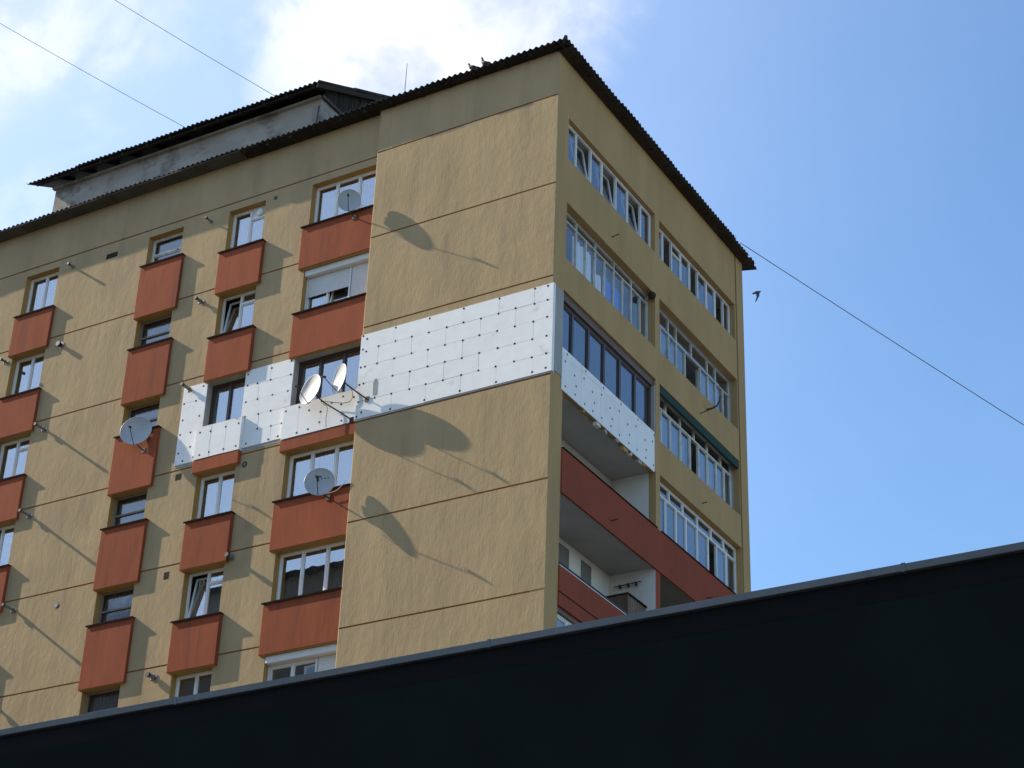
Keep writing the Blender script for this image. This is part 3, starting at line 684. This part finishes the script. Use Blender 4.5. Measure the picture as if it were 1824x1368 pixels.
# ------------------------------------------------------------------ satellite dishes
def dish(label, c, az, el, w, h, mount, lnb=.42, m=DISH, bend=None, group='satellite dishes on the facade', logo=False):
    c = Vector(c); n = Vector((math.sin(az)*math.cos(el), -math.cos(az)*math.cos(el), math.sin(el))); t = Vector((math.cos(az), math.sin(az), 0)); u = n.cross(t)
    if u.z < 0: u = -u
    base = Vector(mount)
    T = thing('satellite_dish', label, 'satellite dish', base, group)
    def loc(s, r, q): return c+t*s+u*r+n*q-base
    dp = .085*w/.7
    b = MB(); R, A = 7, 40; idx = {}
    for side_ in (0, 1):
        for i in range(R+1):
            for j in range(A):
                k = i/R; s = w/2*k*math.cos(6.28319*j/A); r = h/2*k*math.sin(6.28319*j/A)
                idx[side_, i, j] = len(b.v); b.v.append(tuple(loc(s, r, -dp*(1-k*k)-(.012 if side_ else 0))))
    for i in range(R):
        for j in range(A):
            q = (j+1) % A
            b.f.append((idx[0, i, j], idx[0, i, q], idx[0, i+1, q], idx[0, i+1, j])); b.f.append((idx[1, i, j], idx[1, i+1, j], idx[1, i+1, q], idx[1, i, q]))
    me = bpy.data.meshes.new('reflector'); me.from_pydata(b.v, [], b.f); bm = bmesh.new(); bm.from_mesh(me); bmesh.ops.remove_doubles(bm, verts=bm.verts, dist=.0005); bm.to_mesh(me); bm.free()
    me.materials.append(m)
    for p in me.polygons: p.use_smooth = True
    refl = put('reflector', me, T)
    rim = [loc(w/2*math.cos(6.28319*j/A), h/2*math.sin(6.28319*j/A), -.004) for j in range(A)]
    MB().tube(rim+[rim[0], rim[1]], .010, 6, False).build('rim', m, refl, smooth=True)
    foot = loc(0, -h/2*1.02, -.03); tip = loc(0, -h*.16, lnb)
    MB().tube([loc(0, -h*.42, -dp*.5-.03), foot, foot+(tip-foot)*.5+Vector((0, 0, -.01)), tip], .011, 6).build('feed_arm', STEEL, T)
    d = (loc(0, 0, 0)-tip).normalized()
    MB().tube([tip-d*.06, tip-d*.005, tip+d*.02, tip+d*.05], [.022, .03, .03, .034], 10).build('receiver_head', BLACK if m is DISH else STEEL, T, smooth=False)
    back = loc(0, -h*.05, -dp-.03)
    MB().box8([tuple(loc(*q)) for q in ((-.07, -.16, -dp-.05), (.07, -.16, -dp-.05), (.07, -.16, -dp+.0), (-.07, -.16, -dp+.0), (-.07, .08, -dp-.05), (.07, .08, -dp-.05), (.07, .08, -dp), (-.07, .08, -dp))]).build('back_bracket', STEEL, T)
    pts = [back]+([Vector(q)-base for q in bend] if bend else [Vector((back.x*.9, back.y, back.z*.35))])+[Vector((0, -.05, 0)), Vector((0, .03, 0))]
    MB().tube(pts, .019, 8).build('mount_pole', STEEL, T, smooth=True)
    MB().box((-.06, -.008, -.07), (.06, .012, .07)).build('wall_plate', STEEL, T)
    if logo:
        def on(s, r): return loc(s, r, -dp*(1-(2*s/w)**2-(2*r/h)**2)+.004)
        lb = MB()
        def flat(s0, s1, r0_, r1): lb.quad(on(s0, r0_), on(s1, r0_), on(s1, r1), on(s0, r1))
        cx, cr = -.055, .15
        flat(cx-.07, cx+.07, cr+.03, cr+.055); flat(cx-.07, cx-.052, cr+.0, cr+.03); flat(cx+.052, cx+.07, cr+.0, cr+.03); flat(cx-.02, cx+.02, cr-.075, cr+.03); flat(cx-.042, cx+.042, cr-.092, cr-.075)
        for sx in (.04, .12, .20): flat(sx-.016, sx+.016, cr-.03, cr+.002)
        lb.build('letter_mark', DARKG, refl)
    return T
dish('grey dish at the topmost three-light window, next to the bay', (-6.167, -.31, 30.821), .555, -.03, .62, .67, (-6.21, .03, 30.50))
dish('blue grey dish with dark letter mark and dots, below the white insulation', (-6.278, -.34, 22.485), .48, .10, .75, .78, (-6.25, .03, 22.20), logo=True)
dish('slender sunlit white dish, the right one of the pair at the brown window', (-5.90, -.415, 25.26), -.458, .06, .70, .79, (-5.27, -.03, 24.70), m=DISHL, bend=[(-5.60, -.25, 24.98), (-5.42, -.22, 24.82)])
dish('wide sunlit white dish, the left one of the pair at the brown window', (-6.812, -.37, 25.193), -.30, .11, .82, .83, (-5.70, -.02, 24.22), m=DISHL, bend=[(-6.58, -.22, 24.92), (-6.45, -.17, 24.80), (-5.95, -.12, 24.42)])
dish('large grey dish in front of the stairwell column, left of the white insulation', (-12.734, -.16, 25.50), .351, .046, .88, .86, (-12.55, .045, 24.95))
# loose cable loops of the dishes
def cable(label, pts, r, m, px=None):
    # smooth the polyline a little
    P = [Vector(p) for p in pts]; o = []
    for i in range(len(P)-1):
        a = P[max(i-1, 0)]; b = P[i]; c = P[i+1]; d = P[min(i+2, len(P)-1)]
        for k in range(6):
            t = k/6; o.append(.5*((2*b)+(c-a)*t+(2*a-5*b+4*c-d)*t*t+(3*b-a-3*c+d)*t**3))
    o.append(P[-1]); ob = MB().tube(o, r, 6).build(label[0], m, None, smooth=True)
    return tag(ob, label[1], label[2])
def on_f(r, q, Y): return at(r[0]+q[0]*r[2], r[1]+q[1]*r[2], 1, Y)
D2 = (510, 630, .098684); D3 = (500, 800, .098684); D1 = (520, 320, .098684)
cable(('antenna_cable', 'looped grey aerial cable across the white boards below two dishes', 'cable'), [on_f(D2, q, -.06) for q in ((1080, 560), (1170, 640), (1195, 760), (1150, 860), (1020, 890), (880, 880), (760, 870), (700, 860), (665, 910), (720, 940), (740, 1010), (715, 1170), (715, 1320))], .011, CABLE)
cable(('antenna_cable', 'thin white cable loop at the right jamb of the brown window', 'cable'), [on_f(D2, q, .0) for q in ((1290, 590), (1235, 560), (1250, 510), (1310, 495))], .008, CABW)
cable(('antenna_cable', 'pale cable from the letter marked dish up to the window sill', 'cable'), [on_f(D3, q, -.03) for q in ((800, 810), (900, 785), (1010, 745), (1100, 660), (1190, 560))], .010, CABW)
cable(('antenna_cable', 'short dark cable bow on the sill beside the topmost dish', 'cable'), [on_f(D1, q, -.02) for q in ((1205, 520), (1210, 460), (1235, 435), (1270, 480))], .009, BLACK)
# shard of old grey render standing proud on the white boards
f0 = [at(640+q[0]*.2032, 480+q[1]*.2032, 1, -.0205) for q in ((118, 1105), (150, 1095), (158, 985), (150, 955), (135, 962), (122, 1000))]
b = MB(); m_ = len(f0); b.v = [tuple(v) for v in f0]+[tuple(v+Vector((0, -.004, 0))) for v in f0]; b.f = [tuple(range(m_)), tuple(range(2*m_-1, m_-1, -1))]+[(i, (i+1) % m_, m_+(i+1) % m_, m_+i) for i in range(m_)]
b.build('adhesive_patch', GREYW, BLD)

# ------------------------------------------------------------------ small things on the building
ZR = EZ
t = thing('lightning_rod', 'thin upright lightning rod on the front eave near the attic', 'rod', (-4.80, -.06, ZR+.02))
MB().tube([(0, 0, 0), (0, 0, .16)], .030, 8).build('rod_base', STEEL, t); MB().tube([(0, 0, .16), (.01, 0, 1.22)], [.012, .008], 6).build('rod_tip', STEEL, t)
def pigeon(label, loc, rz, up):
    T = thing('pigeon', label, 'bird', loc, 'pigeons on the eave'); T.rotation_euler = (0, 0, rz)
    body = [(-.17, 0, .06), (-.10, 0, .075), (-.02, 0, .09), (.06, 0, .115+up*.3), (.10, 0, .155+up*.6), (.115, 0, .20+up), (.14, 0, .215+up), (.165, 0, .21+up)]
    MB().tube(body, [.018, .04, .062, .062, .04, .028, .028, .006], 10).build('body', FEATH, T, smooth=True)
    for s in (-1, 1):
        MB().tube([(.07, s*.045, .12+up*.2), (-.03, s*.055, .10), (-.14, s*.03, .075)], [.02, .03, .006], 6).build('wing', FEATH, T, smooth=True)
        MB().tube([(0, s*.025, .05), (.005, s*.025, -.01)], .007, 5).build('leg', WOODD, T)
pigeon('upright pigeon perched on the eave, the right bird of two', (-2.14, -.22, EZ+.05), 3.0, .13)
pigeon('crouching pigeon perched on the eave, the left bird of two', (-2.52, -.22, EZ+.05), 3.3, .04)
# swallow in flight
p0 = at(1349, 524, 0, 2.0)
T = thing('swallow', 'dark swallow flying in the blue sky right of the building', 'bird', p0)
def sl(px, py, dd=0): return at(px, py, 0, 2.0+dd)-p0
tf = lambda x, y: (1200+x*.16447, 350+y*.16447)
MB().tube([sl(*tf(945, 1028)), sl(*tf(925, 1035)), sl(*tf(900, 1040)), sl(*tf(870, 1048)), sl(*tf(848, 1052))], [.008, .035, .045, .025, .006], 8).build('body', FEATH, T, smooth=True)
wg = MB(); wl = [sl(*tf(890, 1040), -.02), sl(*tf(925, 1042), .03), sl(*tf(922, 1080), .10), sl(*tf(885, 1142), .2), sl(*tf(880, 1140), .2), sl(*tf(898, 1090), .08)]
wg.v = [tuple(v) for v in wl]+[tuple(v+Vector((.012, .006, 0))) for v in wl]; wg.f = [tuple(range(6)), tuple(range(11, 5, -1))]+[(i, (i+1) % 6, 6+(i+1) % 6, 6+i) for i in range(6)]
wg.build('near_wing', FEATH, T)
wg = MB(); wl = [sl(*tf(905, 1030), .02), sl(*tf(890, 1045), -.02), sl(*tf(860, 1060), -.2), sl(*tf(852, 1052), -.3)]
wg.v = [tuple(v) for v in wl]+[tuple(v+Vector((.012, .006, 0))) for v in wl]; wg.f = [tuple(range(4)), tuple(range(7, 3, -1))]+[(i, (i+1) % 4, 4+(i+1) % 4, 4+i) for i in range(4)]
wg.build('far_wing', FEATH, T)
# overhead cables
def wire(label, A, B, sag, r, ext=1.6):
    A = Vector(A); B = A+(Vector(B)-A)*ext; P = []
    for i in range(41):
        k = i/40; P.append(A.lerp(B, k)-Vector((0, 0, sag*4*k*(1-k))))
    o = MB().tube(P, r, 6).build('overhead_cable', WIRE, None, smooth=True); return tag(o, label, 'cable', 'cables strung from the roof')
wire('thin overhead cable reaching the far left sky corner', at(400, 265, 1, 5.5), at(0, 35, 1, 2.0), .15, .009, 1.8)
wire('thin overhead cable rising from behind the attic roof towards the white cloud', at(560, 212, 1, 5.5), at(212, 0, 1, 2.0), .1, .009, 1.8)
wire('overhead cable running from the rear roof corner down across the blue sky', at(1318, 432, 0, .2), at(1824, 755, 1, 16.0), .05, .012, 1.5)
# things on the loggias
def cloth(label, m, y0, y1, z0, z1, x, cat='laundry'):
    b = MB(); n_ = 24; prev = None; pz = rnd(0, 6)
    for i in range(n_+1):
        u = y0+(y1-y0)*i/n_; o = x+.03*math.sin(u*23+pz); hem = z0+.05*math.sin(u*9+pz); cur = ((o+.02, u, hem), (o, u, z1-.02*math.sin(math.pi*i/n_)))
        if prev: b.quad(prev[0], cur[0], cur[1], prev[1])
        prev = cur
    o = b.build('hanging_laundry', m, None, smooth=True); return tag(o, label, cat, 'washing on the glazed loggia')
cloth('long white sheet drying behind thin loggia panes, nearest the corner', CLOTHW, 1.45, 2.5, 27.6, 28.95, -.32)
cloth('white towel drying in the glazed loggia, beside the blue cloth', CLOTHW, 2.6, 3.1, 27.6, 28.6, -.33)
cloth('bright blue cloth drying in the glazed loggia', CLOTHB, 3.2, 4.3, 27.6, 28.7, -.31)
t = thing('wall_lantern', 'round dark lantern under the loggia head at its far corner', 'lantern', (-.02, 5.40, 29.30))
MB().tube([(0, 0, .05), (0, 0, .02), (0, 0, -.05), (0, 0, -.12), (0, 0, -.15)], [.03, .09, .11, .085, .03], 14).build('shade', WOODD, t, smooth=True); MB().tube([(0, 0, .05), (0, .14, .06)], .015, 6).build('bracket', STEEL, t)
t = thing('wooden_cabinet', 'brown slatted wooden cabinet on the open loggia above the black wall', 'cabinet', (-.55, 5.02, 18.6))
MB().box((-.38, -.50, 0), (.28, .48, 1.66)).build('carcass', WOODB, t, bevel=.008)
for i in range(8): MB().box((.281, -.49+i*.121, .03), (.300, -.49+i*.121+.105, 1.63)).build('slat', WOODB, t)
MB().box((-.40, -.52, 1.662), (.32, .50, 1.70)).build('top', WOODD, t)
t = thing('drying_rack', 'dark folding drying rack on the white side wall of the open loggia', 'rack', (-.72, 5.50, 20.95))
MB().tube([(-.40, -.06, 0), (.36, -.06, .02)], .014, 6).build('rail', BLACK, t)
for xx in (-.25, -.02, .2): MB().box((xx-.012, -.07, -.05), (xx+.012, .03, .04)).build('bracket', BLACK, t)

# ------------------------------------------------------------------ the dark shop wall in front
SHOP = thing('shop_building', 'black rendered shop wall with grey metal coping in the foreground', 'building', (14, -27.33, 0))
o3 = Vector((14, -27.33, 0))
def sb3(x0, x1, y0, y1, z0, z1): return MB().box((x0-o3.x, y0-o3.y, z0), (x1-o3.x, y1-o3.y, z1))
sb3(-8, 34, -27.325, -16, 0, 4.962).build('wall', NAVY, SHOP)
sb3(-8, 34, -27.3262, -27.3254, 4.855, 4.9645).build('coping_shade_band', COPESHADE, SHOP)  # thin dark strip: the coping's shadow painted on the wall, no real part
x = -8
while x < 34:
    ln = rnd(1.85, 2.1); z0 = 4.960+rnd(-.002, .003)
    o = sb3(x, x+ln-.004, -27.352, -27.10, 4.966, 5.002).build('coping_strip', COPE, SHOP, bevel=.003)
    o.location.z = rnd(-.003, .003)
    sb3(x+ln-.010, x+ln+.008, -27.3535, -27.11, 4.963, 5.0035).build('coping_seam', COPE, SHOP)
    x += ln

# ------------------------------------------------------------------ the block across the street, mirrored in the lower windows
NB = thing('neighbour_building', 'brown apartment block across the street, seen only mirrored in the lower windows', 'building', (-48, -33, 0))
NW = mat('neighbour_render', (.16, .13, .105), .9, .15, (.6, .6, .3))
MB().box((-28, -6, 0), (25, 6, 35.1)).build('wall', NW, NB)
MB().box8([(-28.6, -6.6, 35.1), (25.6, -6.6, 35.1), (25.6, 6.6, 35.1), (-28.6, 6.6, 35.1), (-24, -.3, 37.4), (21, -.3, 37.4), (21, .3, 37.4), (-24, .3, 37.4)]).build('roof', ROOFS, NB)
NWIN = MB().box((-.8, 0, -.65), (.8, .06, .65)).mesh('window', PVC); NPAN = MB().box((-.7, .05, -.55), (.7, .07, .55)).mesh('pane', GLASSD)
for r in range(4):
    for c in range(12):
        o = put('window', NWIN, NB, (-25+4.2*c, 6.0, 32.9-2.75*r)); put('pane', NPAN, o)
